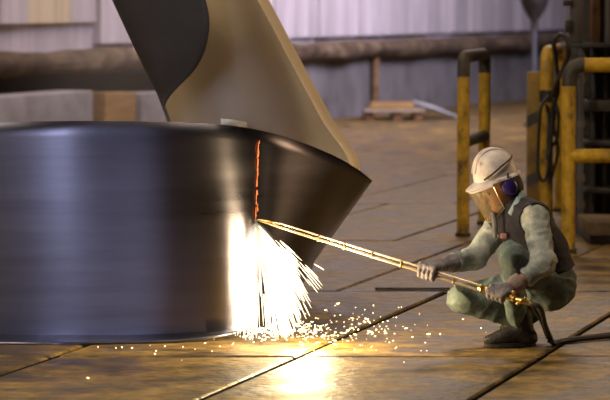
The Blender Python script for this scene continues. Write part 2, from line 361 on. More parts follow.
# rail on the right, running out of frame
l1 = G(568, 252); H = P(568, 65, l1.y).z; far = Vector((l1.x+1.7, l1.y+.05, 0))
gr = thing('guard_rail', 'yellow pipe guard rail with two horizontal bars before the dark machine', 'guard rail', (l1.x+.8, l1.y, 0))
for l in (l1, far):
    m = MB(); m.tube([l, Vector((l.x, l.y, H-.15))], .05, 20); m.build('post', M['yellow'], gr)
    m = MB(); ring_plate(m, l, .062); m.build('foot_plate', M['dark_paint'], gr)
for (a, b) in ((l1, far), (far, l1)):
    A = Vector((a.x, a.y, H)); B = Vector((b.x, b.y, H))
    m = MB(); m.tube([Vector((a.x, a.y, H-.15))]+arc(a, A, B, .11), .0515, 20); m.build('bend', M['dark_paint'], gr)
m = MB(); m.tube([Vector((l1.x+.105, l1.y, H)), Vector((far.x-.105, far.y, H))], .052, 20); m.build('top_bar', M['yellow'], gr)
zb = P(568, 156, l1.y).z
m = MB(); m.tube([Vector((l1.x, l1.y, zb)), Vector((far.x, far.y, zb))], .051, 20); m.build('mid_bar', M['yellow'], gr)
# hoop and striped post between
l1 = Vector((gp(547, 24.4), 24.4, 0)); l2 = Vector((gp(561, 25.6), 25.6, 0))
hz = zpy(52, 24.4)
t = thing('guard_hoop', 'yellow pipe hoop hung with black cables, beside the striped flat post', 'guard rail', ((l1.x+l2.x)/2, 25, 0))
A = Vector((l1.x, l1.y, hz)); B = Vector((l2.x, l2.y, hz))
m = MB(); m.tube([l1, Vector((l1.x, l1.y, hz-.16))]+arc(l1, A, B, .15)+arc(A, B, l2, .15)+[l2], .055, 18); m.build('pipe', M['yellow'], t)
for l in (l1, l2):
    m = MB(); ring_plate(m, l, .066); m.build('foot_plate', M['dark_paint'], t)
m = MB(); m.tube([Vector((l1.x, l1.y, zpy(102, 24.4))), Vector((l1.x, l1.y, zpy(90, 24.4)))], .066, 18); m.build('clamp', M['grease'], t)
x0, x1 = gp(527.5, 25.4), gp(541, 25.4); zt = zpy(72, 25.4)
t = thing('flat_post', 'flat yellow post with black bands, rising behind the worker', 'post', ((x0+x1)/2, 25.4, 0))
m = MB(); m.box((x0, 25.37, 0), (x1, 25.49, zt), bev=.006); m.build('upright', M['yellow_dull'], t)
for py in (118, 178):
    m = MB(); za, zb_ = zpy(py+6, 25.4), zpy(py-6, 25.4)
    v = [(x0-.002, 25.365, za-.03), (x1+.002, 25.365, za+.03), (x1+.002, 25.365, zb_+.03), (x0-.002, 25.365, zb_-.03)]
    v += [(a, 25.495, c_) for (a, _, c_) in v]
    m.add(v, [[0, 1, 2, 3], [7, 6, 5, 4], [0, 4, 5, 1], [1, 5, 6, 2], [2, 6, 7, 3], [3, 7, 4, 0]]); m.build('band', M['dark_paint'], t)
m = MB(); m.box((x0-.05, 25.3, 0), (x1+.05, 25.56, .02), bev=.004); m.build('foot_plate', M['dark_paint'], t)
# cables hanging by the hoop
def cab(pts, r, label):
    m = MB(); m.tube([P(*p) for p in pts], r, 8, smooth=8)
    return tag(m.build('cable', M['hose']), label, 'cable')
cab([(549, 95, 24.2), (541, 108, 24.2), (538.5, 140, 24.2), (538, 170, 24.2), (543, 181, 24.2), (548, 172, 24.2), (550, 150, 24.2), (557, 138, 24.15), (558, 112, 24.15), (552, 96, 24.2)], .014, 'longest black cable looped below the clamp on the yellow hoop')
cab([(552, 96, 24.05), (556, 84, 23.6), (563, 68, 22.9), (569, 52, 22.5), (566, 38, 22.5), (559, 35, 22.6), (554, 44, 22.9), (556, 60, 23.2), (558, 90, 23.9), (553, 110, 24.05), (551, 140, 24.1), (547, 160, 24.1)], .018, 'black cable curling in a ring up beside the machine column')
cab([(551, 97, 24.27), (555, 105, 24.27), (554, 128, 24.27), (558, 150, 24.27), (553, 172, 24.27), (550, 180, 24.29), (548, 150, 24.29), (549, 120, 24.29), (546, 104, 24.29)], .013, 'thin black cable twisted down the right side of the yellow hoop')

# ------------------------------------------------------------------ dark machine at right
dm = 23.3
mc = thing('rolling_machine', 'dark greasy machine with steel columns and pipes at the right edge', 'machine', (gp(620, dm), dm, 0))
def mbox(name, px0, px1, py0, py1, d, depth, m, bev=.012, parent=mc):
    b = MB(); b.box((gp(px0, d), d, max(zpy(py1, d), 0)), (gp(px1, d), d+depth, zpy(py0, d)), bev=bev); return b.build(name, m, parent)
mbox('body', 580, 680, -90, 300, 23.6, 1.4, M['grease'])
mbox('column', 570, 583, -90, 43, 23.0, .25, M['mach_grey'])
mbox('rust_plate', 592, 600, -90, 43, 23.3, .25, M['rust'])
mbox('side_rail', 605, 612, -90, 45, 23.2, .25, M['mach_grey'])
mbox('flange', 567, 640, 43, 48, 22.95, .6, M['grease'], .006)
for (pa, pb) in ((100, 112), (140, 147), (62, 66), (188, 194)): mbox('cross_member', 582, 680, pa, pb, 23.2, .35, M['grease'])
for px in (592, 603): mbox('rib', px, px+4, 48, 300, 23.35, .2, M['grease'])
x = gp(580, 23.0)
b = MB(); b.tube([(x, 23.0, 0), (x, 23.0, zpy(48, 23))], .030, 16); pp = b.build('pipe', M['mach_blue'], mc)
for py in (57, 80, 124, 150, 178, 205):
    b = MB(); b.tube([(x, 23.0, zpy(py+3, 23)), (x, 23.0, zpy(py-3, 23))], .042, 16); b.build('pipe_collar', M['mach_grey'], pp)
mbox('bracket', 563, 572, 0, 6, 22.95, .1, M['grease'], .004); mbox('bracket', 565, 571, 20, 33, 22.95, .1, M['grease'], .004)
st = thing('step_block', 'brown-topped low step block beside the yellow post at right edge', 'step', (gp(606, 22.2), 22.2, 0))
b = MB(); b.box((gp(592, 22), 22.1, 0), (gp(660, 22), 22.85, zpy(236, 22)), bev=.01); b.build('plinth', M['grease'], st)
b = MB(); b.box((gp(588, 22), 22.0, zpy(236, 22)), (gp(660, 22), 22.85, zpy(222, 22)), bev=.015); b.build('slab', M['ledge'], st)

# ------------------------------------------------------------------ curled steel strip being cut
strip = thing('steel_strip', 'huge dark curled steel strip standing on edge, being cut by the flame', 'steel strip', (-.75, 15.9, 0))
def rail(pts, n): return spline([P(*p) for p in pts], n)
us = 10
top = rail([(-70, 124, 15.68), (0, 122, 15.65), (60, 121, 15.64), (120, 121, 15.66), (180, 122.5, 15.69), (235, 126, 15.77), (285, 137, 15.98), (330, 154, 16.35), (357, 169, 16.75), (370, 179, 17.0), (370.5, 180, 17.3), (366, 176, 17.85), (360, 173, 18.27)], us)
bot = rail([(-70, 333.5, 15.81), (0, 334.5, 15.78), (60, 335.5, 15.77), (120, 335.5, 15.78), (180, 333.5, 15.79), (235, 329, 15.83), (268, 318, 15.98), (290, 297, 16.3), (304, 277, 16.8), (312, 263, 17.2), (311, 263, 17.5), (306, 263, 17.9), (300, 264, 18.22)], us)
lip = rail([(-70, 344, 15.66), (0, 345.5, 15.60), (60, 346, 15.57), (120, 345, 15.62), (180, 341.5, 15.68), (235, 333, 15.80), (268, 321, 15.97), (290, 300, 16.3), (304, 280, 16.8), (312, 266, 17.2), (311, 266, 17.5), (306, 266, 17.9), (300, 267, 18.22)], us)
for p in lip+bot: p.z = max(p.z, .008)
rows_ = []
NV = 14
for j in range(NV+1):
    t = j/NV; bulge = .03*math.sin(PI*t)
    rows_.append([a.lerp(b, t)+Vector((0, -bulge*.5, 0)) for a, b in zip(top, bot)])
for t in (.35, .7, 1.0): rows_.append([b.lerp(c, t)+Vector((0, .0, -.01*math.sin(PI*t))) for b, c in zip(bot, lip)])
m = MB(); m.grid(rows_); so = m.build('outer_wrap', M['steel'], strip, angle=60); solidify(so, .014, 0)
R = []
R.append([(290, 285, 18.4), (283, 286, 18.4), (262, 288, 18.5), (230, 288, 18.55), (200, 286, 18.5), (188, 284, 18.4), (186, 282, 18.3), (187, 281, 18.25)])
R.append([(326, 228, 18.3), (318, 228, 18.22), (288, 230, 18.6), (235, 226, 18.75), (195, 220, 18.6), (178, 215, 18.4), (176, 212, 18.2), (177, 211, 18.1)])
R.append([(360, 172, 18.30), (351, 172, 18.25), (300, 176, 18.75), (235, 168, 18.95), (190, 152, 18.8), (173, 140, 18.5), (170, 132, 18.3), (171, 130, 18.2)])
R.append([(331, 118, 18.35), (322, 120, 18.28), (285, 122, 18.8), (230, 116, 19.0), (182, 109, 18.85), (163, 104, 18.5), (163.5, 103, 18.3), (165, 103, 18.2)])
R.append([(305, 70, 18.4), (296, 72, 18.3), (265, 72, 18.85), (215, 70, 19.05), (166, 67, 18.9), (141, 60, 18.45), (162, 63, 18.05), (196, 68, 17.9)])
R.append([(285, 32, 18.45), (276, 34, 18.35), (248, 34, 18.9), (200, 32, 19.1), (150, 30, 18.95), (126, 28, 18.4), (160, 30, 17.95), (207.5, 38, 17.75)])
R.append([(268, 0, 18.5), (259, 2, 18.4), (230, 2, 18.95), (186, 0, 19.1), (138, 0, 18.95), (113, 0, 18.4), (152, 0, 17.9), (206, 3, 17.7)])
R.append([(232, -68, 18.6), (223, -66, 18.5), (195, -66, 19), (155, -66, 19.1), (108, -66, 18.95), (82, -66, 18.4), (125, -66, 17.85), (180, -60, 17.65)])
R.append([(200, -130, 18.7), (191, -128, 18.6), (165, -128, 19), (125, -128, 19.1), (80, -128, 18.95), (54, -128, 18.4), (90, -128, 17.85), (140, -122, 17.65)])
cols = [spline([P(*R[i][k]) for i in range(len(R))], 8) for k in range(8)]
rows_ = []
for i in range(len(cols[0])):
    pts = [c_[i] for c_ in cols]
    rows_.append([pts[0]]+spline(pts[1:], 8))
m = MB(); nk_ = 34; m.grid([r[:nk_] for r in rows_]); so = m.build('rolled_end', M['steel_inner'], strip, angle=50); solidify(so, .012, 0)
m = MB(); m.grid([r[nk_-1:] for r in rows_]); so = m.build('rolled_flap', M['scale'], strip, angle=50); solidify(so, .012, 0)  # same strip, its shade put into a darker colour
m = MB(); m.grid([[P(221, 118.5, 16.05), P(234, 119.5, 16.1), P(246, 122, 16.15)], [P(221, 132, 16.05), P(234, 133, 16.1), P(246, 135, 16.15)]])
so = m.build('inner_lap', M['pale_sheet'], strip); solidify(so, .01, 0)
# glowing cut
m = MB()
for i in range(36):
    t = random.random(); px = 258.8-3.0*t+random.gauss(0, .7)*(.3+t); py = 141+t*80; ln = random.uniform(.5, 2.6); r = random.uniform(.001, .0034)
    if .25 < t < .38 and random.random() < .6: r *= .4
    dd = 15.835+.01*t
    m.tube([P(px, py-ln, dd), P(px+.1, py, dd-.004), P(px, py+ln, dd)], [.0008, r, .0008], 6)
for a in range(5): m.tube([P(258.6-.6*a, 142+16*a, 15.83), P(258.2-.6*a, 149+16*a, 15.825), P(258.0-.6*a, 155+16*a, 15.83)], [.0006, .002, .0006], 6)
m.build('molten_cut', M['molten'], strip)['label'] = 'orange glowing molten cut line'

# ------------------------------------------------------------------ cutting flame and sparks
S = P(256, 223, 15.80)
fm = MB(); rows_ = []
for (dz, r, ox) in [(-.02, .03, 0), (.03, .10, .0), (.12, .21, .03), (.25, .25, .06), (.42, .26, .07), (.565, .26, .08)]:
    rows_.append([S+Vector((ox+r*math.cos(2*PI*k/24), -.01-.12*dz+min(r*.6, .10)*math.sin(2*PI*k/24), -dz)) for k in range(24)])
fm.grid(rows_, 0, True); n_ = len(fm.v); fm.f.append([n_-24+k for k in range(24)]); fm.mi.append(0); fm.f.append(list(range(24))[::-1]); fm.mi.append(0)
def flame_mat():
    m = bpy.data.materials.new('white_hot_jet'); m.use_nodes = True; nt = m.node_tree; N = nt.nodes; N.clear(); L = nt.links
    tc = N.new('ShaderNodeTexCoord'); sx = N.new('ShaderNodeSeparateXYZ'); L.new(tc.outputs['Object'], sx.inputs[0])
    def mt(op, a, b=None):
        n = N.new('ShaderNodeMath'); n.operation = op
        for i, q in enumerate((a, b)):
            if q is None: continue
            if isinstance(q, (int, float)): n.inputs[i].default_value = q
            else: L.new(q, n.inputs[i])
        return n.outputs[0]
    def ss(x, a, b, lo=0, hi=1):
        n = N.new('ShaderNodeMapRange'); n.interpolation_type = 'SMOOTHSTEP'
        for k, q in zip((1, 2, 3, 4), (a, b, lo, hi)): n.inputs[k].default_value = q
        L.new(x, n.inputs[0]); return n.outputs[0]
    X, Y = sx.outputs[0], sx.outputs[1]
    h = mt('MAXIMUM', mt('MULTIPLY', sx.outputs[2], -1.0), .0005)      # distance below the nozzle
    y_ = mt('ADD', Y, mt('ADD', mt('MULTIPLY', h, .12), .0))
    # broad body of the jet
    wid = mt('ADD', mt('MULTIPLY', mt('POWER', h, .6), .50), .012)
    dx = mt('SUBTRACT', X, mt('MULTIPLY', h, .22))
    rr = mt('SQRT', mt('ADD', mt('MULTIPLY', dx, dx), mt('MULTIPLY', mt('MULTIPLY', y_, y_), 3)))
    body = mt('MULTIPLY', ss(mt('DIVIDE', rr, wid), .72, .25), ss(h, .34, .12))
    # narrow column pressed against the steel
    cx = ss(h, .0, .17, 0, -.080)
    d2 = mt('SUBTRACT', X, cx)
    r2 = mt('SQRT', mt('ADD', mt('MULTIPLY', d2, d2), mt('MULTIPLY', mt('MULTIPLY', y_, y_), 1)))
    col = mt('MULTIPLY', ss(r2, .055, .008), mt('MULTIPLY', ss(h, .62, .30, .55, 1.0), ss(h, .04, .20)))
    st_ = mt('MULTIPLY', mt('ADD', body, mt('MULTIPLY', col, 2)), 20)
    e = N.new('ShaderNodeEmission'); e.inputs[0].default_value = (1, .84, .56, 1); L.new(st_, e.inputs[1])
    o = N.new('ShaderNodeOutputMaterial'); L.new(e.outputs[0], o.inputs['Volume']); return m
M['jet'] = flame_mat()
flame = thing('cutting_flame', 'white-hot cutting flame blasting down from the torch tip against the steel', 'flame', S)
fm.build('jet', M['jet'], flame)
for (dz, e, r) in ((.07, 2.5, .03), (.28, 42, .10), (.48, 42, .10)):
    l = bpy.data.lights.new('flame_light', 'POINT'); l.energy = e; l.color = (1, .72, .36); l.shadow_soft_size = r
    o = bpy.data.objects.new('flame_light', l); C.objects.link(o); o.parent = flame; o.location = (.04+.75*dz if dz < .3 else .26, -.06-.9*dz if dz < .3 else -.34, -dz)
# streaking sparks in the shower
sm = MB()
def streak(p0, dirv, r0, r1, w_):
    g = 1.2
    def q(t): return p0+dirv*t+Vector((0, 0, -g*t*t*.35))
    pts = [q(r0+(r1-r0)*i/4) for i in range(5)]
    if min(p.z for p in pts) < .012:
        pts = [p for p in pts if p.z > .012]
        if len(pts) < 3: return
    sm.tube(pts, [w_*.3, w_, w_*1.2, w_*.9, w_*.3], 5)
for i in range(360):
    a = random.choice([random.gauss(.42, .22), random.gauss(.42, .22), random.uniform(-.10, .85)])
    if a < -.12 or a > .88: continue
    if .02 < a < .22 and random.random() < .74: continue
    e = random.uniform(-.42, .02)
    dv = Vector((math.sin(a), e*.7, -math.cos(a))).normalized()
    mx = .62 if a < .30 else .60-.50*(a-.30)
    r1 = random.uniform(.35, 1)**.6*mx; ln = random.uniform(.08, .26)*(1.25-.6*a)
    streak(S, dv, max(.02, r1-ln), r1, random.uniform(.0014, .0026))
for i in range(36):                                    # left column of the jet
    a = random.gauss(-.11, .035); dv = Vector((math.sin(a), random.uniform(-.25, -.05), -math.cos(a)))
    r1 = random.uniform(.2, .59); streak(S, dv, max(.01, r1-.18), r1, random.uniform(.001, .0025))
for i in range(46):                                    # stray sparks on the outer right side
    a = random.uniform(.50, 1.0); dv = Vector((math.sin(a), random.uniform(-.2, .05), -math.cos(a)))
    r1 = random.uniform(.25, .50)*(1.15-.28*a); streak(S, dv, r1-random.uniform(.05, .15), r1, random.uniform(.0014, .0022))
for i in range(320):                                   # dense bounce at the foot
    gx, gyy = random.gauss(272, 24), random.gauss(334, 5)
    if gx < 222 or gx > 335 or gyy < 326 or gyy > 350: continue
    p = G(gx, gyy); p.z = random.uniform(.004, .03) if random.random() < .7 else random.uniform(.02, .08); rr = random.uniform(.0015, .0042)
    dv = Vector((random.uniform(-1, 1), random.uniform(-1, 1), random.uniform(-.1, .5)))*random.uniform(.003, .014)
    if p.z+min(0, dv.z) < rr: p.z = rr+abs(dv.z)
    sm.tube([p-dv, p, p+dv], [rr*.5, rr, rr*.5], 5)
for (pa, pb) in (((314, 264), (324, 270)), ((224, 325), (231, 330)), ((226, 328), (233, 331.5))):
    sm.tube([P(pa[0], pa[1], 15.85), P((pa[0]+pb[0])/2, (pa[1]+pb[1])/2-.3, 15.85), P(pb[0], pb[1], 15.85)], [.001, .0035, .001], 5)
so = sm.build('spark_shower', M['spark']); tag(so, 'dense shower of white sparks spraying down to the floor', 'sparks', kind='stuff')
protos = []
for i in range(5):
    mb = MB(); L_ = random.uniform(.004, .016); rr = random.uniform(.0016, .0036); an = random.uniform(0, PI)
    dv = Vector((math.cos(an), math.sin(an)*.6, .15))*L_
    mb.tube([-dv, -dv*.4, dv*.4, dv], [rr*.4, rr, rr, rr*.4], 6); o = mb.build('spark', M['spark_floor']); protos.append((o, abs(dv.z)+rr))
used = set()
spots = []
for i in range(210):
    gx = 300+abs(random.gauss(0, 1))*62; gyy = 331+random.gauss(0, 12)*min(1, (gx-285)/60+.3)
    if 300 < gx < 442 and 302 < gyy < 352: spots.append((gx, gyy))
spots += [(98, 348), (116, 349), (122, 348.5), (132, 349), (155, 355), (156, 352), (165, 347), (183, 348), (88, 379), (195, 350), (205, 344), (212, 352), (214, 340), (220, 347), (404, 363), (486, 333), (481, 329), (463, 320), (609, 335), (150, 346), (182, 361)]
lab_r = 'glowing spark lying on the worn floor between flame and worker'; lab_l = 'glowing spark lying on the worn floor in front of the steel strip'
for i, (gx, gyy) in enumerate(spots):
    k = random.randrange(5); o0, hh = protos[k]
    if k in used: o = o0.copy(); C.objects.link(o)
    else: o = o0; used.add(k)
    p = G(gx, gyy); sc = random.uniform(.45, 1.2); o.scale = (sc,)*3; o.location = (p.x, p.y, hh*sc+.002); o.rotation_euler = (0, 0, random.uniform(0, 6))
    if gx < 240: tag(o, lab_l, 'spark', 'sparks scattered in front of the steel')
    else: tag(o, lab_r, 'spark', 'sparks scattered towards the worker')

# ------------------------------------------------------------------ implicit surfaces for the worker
def surface_net(f, lo, hi, h):
    lo = np.array(lo); n = np.ceil((np.array(hi)-lo)/h).astype(int)+1
    ax = [lo[i]+h*np.arange(n[i]) for i in range(3)]
    Dg = np.empty(n)
    for i in range(n[0]):
        Y, Z = np.meshgrid(ax[1], ax[2], indexing='ij')
        pts = np.stack([np.full(Y.size, ax[0][i]), Y.ravel(), Z.ravel()], 1)
        Dg[i] = f(pts).reshape(n[1], n[2])
    S_ = Dg < 0; nc = n-1
    acc = np.zeros(tuple(nc)+(3,)); cnt = np.zeros(tuple(nc))
    corners = [(a, b, c) for a in (0, 1) for b in (0, 1) for c in (0, 1)]
    sl = lambda c: tuple(slice(c[i], c[i]+nc[i]) for i in range(3))
    for c in corners:
        for axs in range(3):
            if c[axs] == 1: continue
            e = list(c); e[axs] = 1; e = tuple(e)
            d0, d1 = Dg[sl(c)], Dg[sl(e)]; x = (S_[sl(c)] != S_[sl(e)])
            t = np.where(x, d0/np.where(x, d0-d1, 1), 0)
            for q in range(3): acc[..., q] += x*(c[q]+(t if q == axs else 0))
            cnt += x
    act = cnt > 0; idx = -np.ones(tuple(nc), int); idx[act] = np.arange(act.sum())
    base = np.stack(np.meshgrid(*[np.arange(k) for k in nc], indexing='ij'), -1)[act]
    V = lo+h*(base+acc[act]/cnt[act][:, None])
    F = []
    for axs in range(3):
        o1, o2 = [(1, 2), (2, 0), (0, 1)][axs]
        s0 = [slice(1, nc[i]) for i in range(3)]; s1 = list(s0)
        s0[axs] = slice(0, nc[axs]); s1[axs] = slice(1, nc[axs]+1)
        a, b = S_[tuple(s0)], S_[tuple(s1)]
        for flip in (0, 1):
            X = np.argwhere((a & ~b) if not flip else (~a & b))
            if not len(X): continue
            X = X.copy()
            for i in range(3):
                if i != axs: X[:, i] += 1
            def id_(d1, d2):
                Q = X.copy(); Q[:, o1] -= d1; Q[:, o2] -= d2; return idx[Q[:, 0], Q[:, 1], Q[:, 2]]
            q = np.stack([id_(1, 1), id_(0, 1), id_(0, 0), id_(1, 0)], 1)
            F.append(q[:, ::-1] if flip else q)
    return V, np.concatenate(F)
def net_obj(name, f, pts, pad, h, m, parent, smooth_it=2):
    A = np.array([tuple(p) for p in pts]); V, F = surface_net(f, A.min(0)-pad, A.max(0)+pad, h)
    # light smoothing
    E = np.concatenate([F[:, [0, 1]], F[:, [1, 2]], F[:, [2, 3]], F[:, [3, 0]]])
    for _ in range(smooth_it):
        s = np.zeros_like(V); c = np.zeros(len(V))
        for a, b in ((0, 1), (1, 0)):
            np.add.at(s, E[:, a], V[E[:, b]]); np.add.at(c, E[:, a], 1)
        V = V*.5+.5*s/np.maximum(c, 1)[:, None]
    me = bpy.data.meshes.new(name); o0 = np.array(wloc(parent)); me.from_pydata((V-o0).tolist(), [], F.tolist()); me.materials.append(m)
    me.polygons.foreach_set('use_smooth', [True]*len(me.polygons)); me.update()
    o = bpy.data.objects.new(name, me); C.objects.link(o); o.parent = parent; return o
def rc(p, a, b, r1, r2):
    a = np.array(tuple(a)); b = np.array(tuple(b)); ba = b-a
    t = np.clip(((p-a)@ba)/(ba@ba), 0, 1); return np.linalg.norm(p-a-t[:, None]*ba, axis=1)-(r1+(r2-r1)*t)
def el(p, c, ax, r):
    q = (p-np.array(tuple(c)))@np.array([tuple(a) for a in ax]).T; r = np.array(r)
    k = np.linalg.norm(q/r, axis=1); return (k-1)*r.min()*np.maximum(k, .3)/np.maximum(k, .3)
def smin(a, b, k):
    hh = np.clip(.5+.5*(b-a)/k, 0, 1); return b*(1-hh)+a*hh-k*hh*(1-hh)
def U(ds, k):
    d = ds[0]
    for q in ds[1:]: d = smin(d, q, k)
    return d
def folds(p, dirv, freq, amp, wob=6.0, ph=0):
    s = p@np.array(tuple(Vector(dirv).normalized()))
    w_ = np.sin(p[:, 0]*wob*1.7+1.3+ph)+np.sin(p[:, 1]*wob*2.1+ph*2)+np.sin(p[:, 2]*wob*1.9+.5)
    return amp*(.55-1.5*(1-np.abs(np.sin(.5*freq*s+1.2*w_)))**1.6)*(0.65+.35*np.sin(p[:, 0]*17+p[:, 2]*23+ph))

D0 = 15.75
def B(px, py, dy): return P(px, py, D0+dy)
worker = thing('person', 'person in white helmet and clear visor squatting with a long cutting torch', 'person', (G(522, 346).x, 15.6, 0))
J = dict(pel=B(548, 281, 0), mid=B(539, 252, 0), chest=B(525, 224, 0), neck=B(511, 206, -.01), head=B(501, 187, -.02),
         sn=B(535, 217, -.175), en=B(544, 263, -.31), wn=B(510, 288, -.37),
         sf=B(500, 224, .15), ef=B(474, 259, .07), wf=B(444, 265, -.11),
         hn=B(546, 284, -.10), kn=B(511, 255, -.33), an=B(518, 326, -.235),
         hf=B(540, 284, .10), kf=B(462, 299, .02), af=B(526, 320, .12))
X_ = Vector((1, 0, 0)); Y_ = Vector((0, 1, 0)); Z_ = Vector((0, 0, 1))
def frame(tilt, yaw):
    f = Vector((-math.cos(tilt), 0, -math.sin(tilt))); u = Vector((-math.sin(tilt), 0, math.cos(tilt)))
    Rz = Matrix.Rotation(yaw, 3, 'Z'); f = Rz @ f; u = Rz @ u; return f, u.cross(f)*1.0, u
hf_, hs_, hu_ = frame(math.radians(26), math.radians(14))      # forward, left (towards camera), up
if hs_.y > 0: hs_ = -hs_
def Hd(f, s, u): return J['head']+hf_*f+hs_*s+hu_*u
tf = Vector((-.86, 0, -.18)).normalized()
def side(a, dy): return a+Vector((0, dy, 0))
def d_head(p):
    AX = (hf_, hs_, hu_)
    d = U([el(p, Hd(-.005, 0, .035), AX, (.098, .078, .098)), el(p, Hd(.03, 0, -.045), AX, (.062, .056, .075)), el(p, Hd(.055, 0, -.088), AX, (.034, .036, .028))], .03)
    d = U([d, rc(p, Hd(.088, 0, .012), Hd(.112, 0, -.028), .009, .014)], .014)               # nose
    d = U([d, rc(p, Hd(.084, .03, .026), Hd(.084, -.03, .026), .012, .012)], .012)           # brow
    d = U([d, rc(p, Hd(.084, .018, -.058), Hd(.084, -.018, -.058), .008, .008), rc(p, Hd(.082, .016, -.072), Hd(.082, -.016, -.072), .009, .009)], .008)
    for s in (1, -1): d = U([d, el(p, Hd(-.005, .078*s, -.01), AX, (.022, .012, .034))], .008)
    for s in (1, -1): d = -U([-d, el(p, Hd(.096, .032*s, .004), AX, (.018, .016, .010))*1.0], .006) if False else np.maximum(d, -el(p, Hd(.100, .032*s, .006), AX, (.016, .015, .010)))
    return d
def torso(p, g):
    return U([rc(p, side(J['pel'], -.06), side(J['pel'], .06), .135+g, .135+g), rc(p, side(J['pel'], -.05), side(J['mid'], -.06), .13+g, .125+g), rc(p, side(J['pel'], .05), side(J['mid'], .06), .13+g, .125+g),
              rc(p, side(J['mid'], -.06), side(J['chest'], -.07), .125+g, .115+g), rc(p, side(J['mid'], .06), side(J['chest'], .07), .125+g, .115+g),
              rc(p, J['chest'], J['neck'], .11+g, .062+g), rc(p, J['neck']+Z_*-.035+X_*.03, J['sn'], .06+g, .07+g), rc(p, J['neck']+Z_*-.04+X_*.01, J['sf'], .06+g, .07+g)], .05)
def arms(p, g, cut=1.0):
    return U([rc(p, J['sn'], J['en'], .058+g, .046+g), rc(p, J['en'], J['en'].lerp(J['wn'], cut), .046+g, .030+g)], .03), U([rc(p, J['sf'], J['ef'], .058+g, .045+g), rc(p, J['ef'], J['ef'].lerp(J['wf'], cut), .045+g, .030+g)], .03)
def legs(p, g, cut=1.0):
    return U([rc(p, J['hn'], J['kn'], .095+g, .054+g), rc(p, J['kn'], J['kn'].lerp(J['an'], cut), .054+g, .036+g)], .035), U([rc(p, J['hf'], J['kf'], .095+g, .062+g), rc(p, J['kf'], J['kf'].lerp(J['af'], cut), .06+g, .045+g)], .035)
def f_body(p):
    a1, a2 = arms(p, -.012); l1_, l2_ = legs(p, -.02)
    nk = rc(p, Hd(-.03, 0, -.04), J['neck']+Z_*-.03+X_*.02, .055, .06)
    w1 = rc(p, J['en'], J['wn'], .040, .030); w2 = rc(p, J['ef'], J['wf'], .040, .030)
    b = U([torso(p, -.03), a1, a2, l1_, l2_], .03)
    return U([b, w1, w2, U([d_head(p), nk], .025)], .012)
allJ = list(J.values())
body = net_obj('body', f_body, allJ+[Hd(.14, 0, .13), Hd(-.1, 0, -.1)], .13, .0075, M['skin'], worker, 1)
for s in (1, -1):
    m = MB(); m.ell(Hd(.088, .032*s, .006), (hf_*.012, hs_*.012, hu_*.012)); e_ = m.build('eye', M['eye'], worker)
    m = MB(); m.ell(Hd(.0985, .032*s, .004), (hf_*.003, hs_*.005, hu_*.005)); m.build('iris', M['hair'], e_)

# trousers
def f_tr(p):
    l1_, l2_ = legs(p, .0, .90)
    t1 = rc(p, side(J['pel'], -.06)+Z_*-.01, side(J['pel'], .06)+Z_*-.01, .148, .148)
    d = U([l1_-.012, t1], .06); d = U([d, l2_-.012], .035)
    d = U([d, rc(p, J['kn']+X_*.01+Z_*-.2, J['an'].lerp(J['kn'], .18), .045, .050)], .04)
    top_ = (p-np.array(tuple(J['mid']+Z_*.0)))@np.array((0.45, 0, .9))
    d = np.maximum(d, np.where(p[:, 0] > J['pel'].x-.15, top_-.04, -1)) if False else d
    d = d+folds(p, (1, .3, .9), 55, .008, 9)+folds(p, (-.6, .5, 1), 95, .005, 11, 2)
    return np.maximum(d, .006-p[:, 2]+.03)
net_obj('trousers', f_tr, [J[k] for k in ('pel', 'hn', 'kn', 'an', 'hf', 'kf', 'af')], .18, .0075, M['trousers'], worker, 1)
# shirt
cutn, cutf = .58, .66
def f_sh(p):
    a1, a2 = arms(p, .016)
    def cl(d, e, w_, c):
        e = np.array(tuple(e)); w_ = np.array(tuple(w_)); ax_ = (w_-e)/np.linalg.norm(w_-e); s = (p-e)@ax_
        return np.maximum(d, s-np.linalg.norm(w_-e)*c)
    a1 = cl(a1, J['en'], J['wn'], cutn); a2 = cl(a2, J['ef'], J['wf'], cutf)
    a1 = a1+folds(p, (.5, .4, 1), 85, .007, 16)+folds(p, (1, .5, -.6), 60, .007, 13, 1)
    a2 = a2+folds(p, (.5, -.4, 1), 85, .006, 16, 2)+folds(p, (1, .5, -.6), 60, .006, 13, 1)
    t = torso(p, .004); cut_lo = (p-np.array(tuple(J['mid'])))@np.array(tuple((J['chest']-J['pel']).normalized()))
    t = np.maximum(t, -cut_lo-.05)
    hd = rc(p, Hd(.02, 0, 0), J['neck']+X_*-.07+Z_*-.05, .11, .05)
    return U([np.maximum(t, -hd), a1, a2], .012)
net_obj('shirt', f_sh, [J[k] for k in ('mid', 'chest', 'neck', 'sn', 'en', 'wn', 'sf', 'ef', 'wf')], .15, .0068, M['shirt'], worker, 1)
for (e_, w_, c_, r_) in ((J['en'], J['wn'], cutn, .056), (J['ef'], J['wf'], cutf, .054)):       # rolled cuffs
    a = e_.lerp(w_, c_-.10); b_ = e_.lerp(w_, c_+.03); m = MB()
    m.tube([a, a.lerp(b_, .1), a.lerp(b_, .5), a.lerp(b_, .9), b_], [r_*.9, r_*1.03, r_*1.06, r_*1.02, r_*.8], 20); m.build('rolled_cuff', M['shirt'], worker)
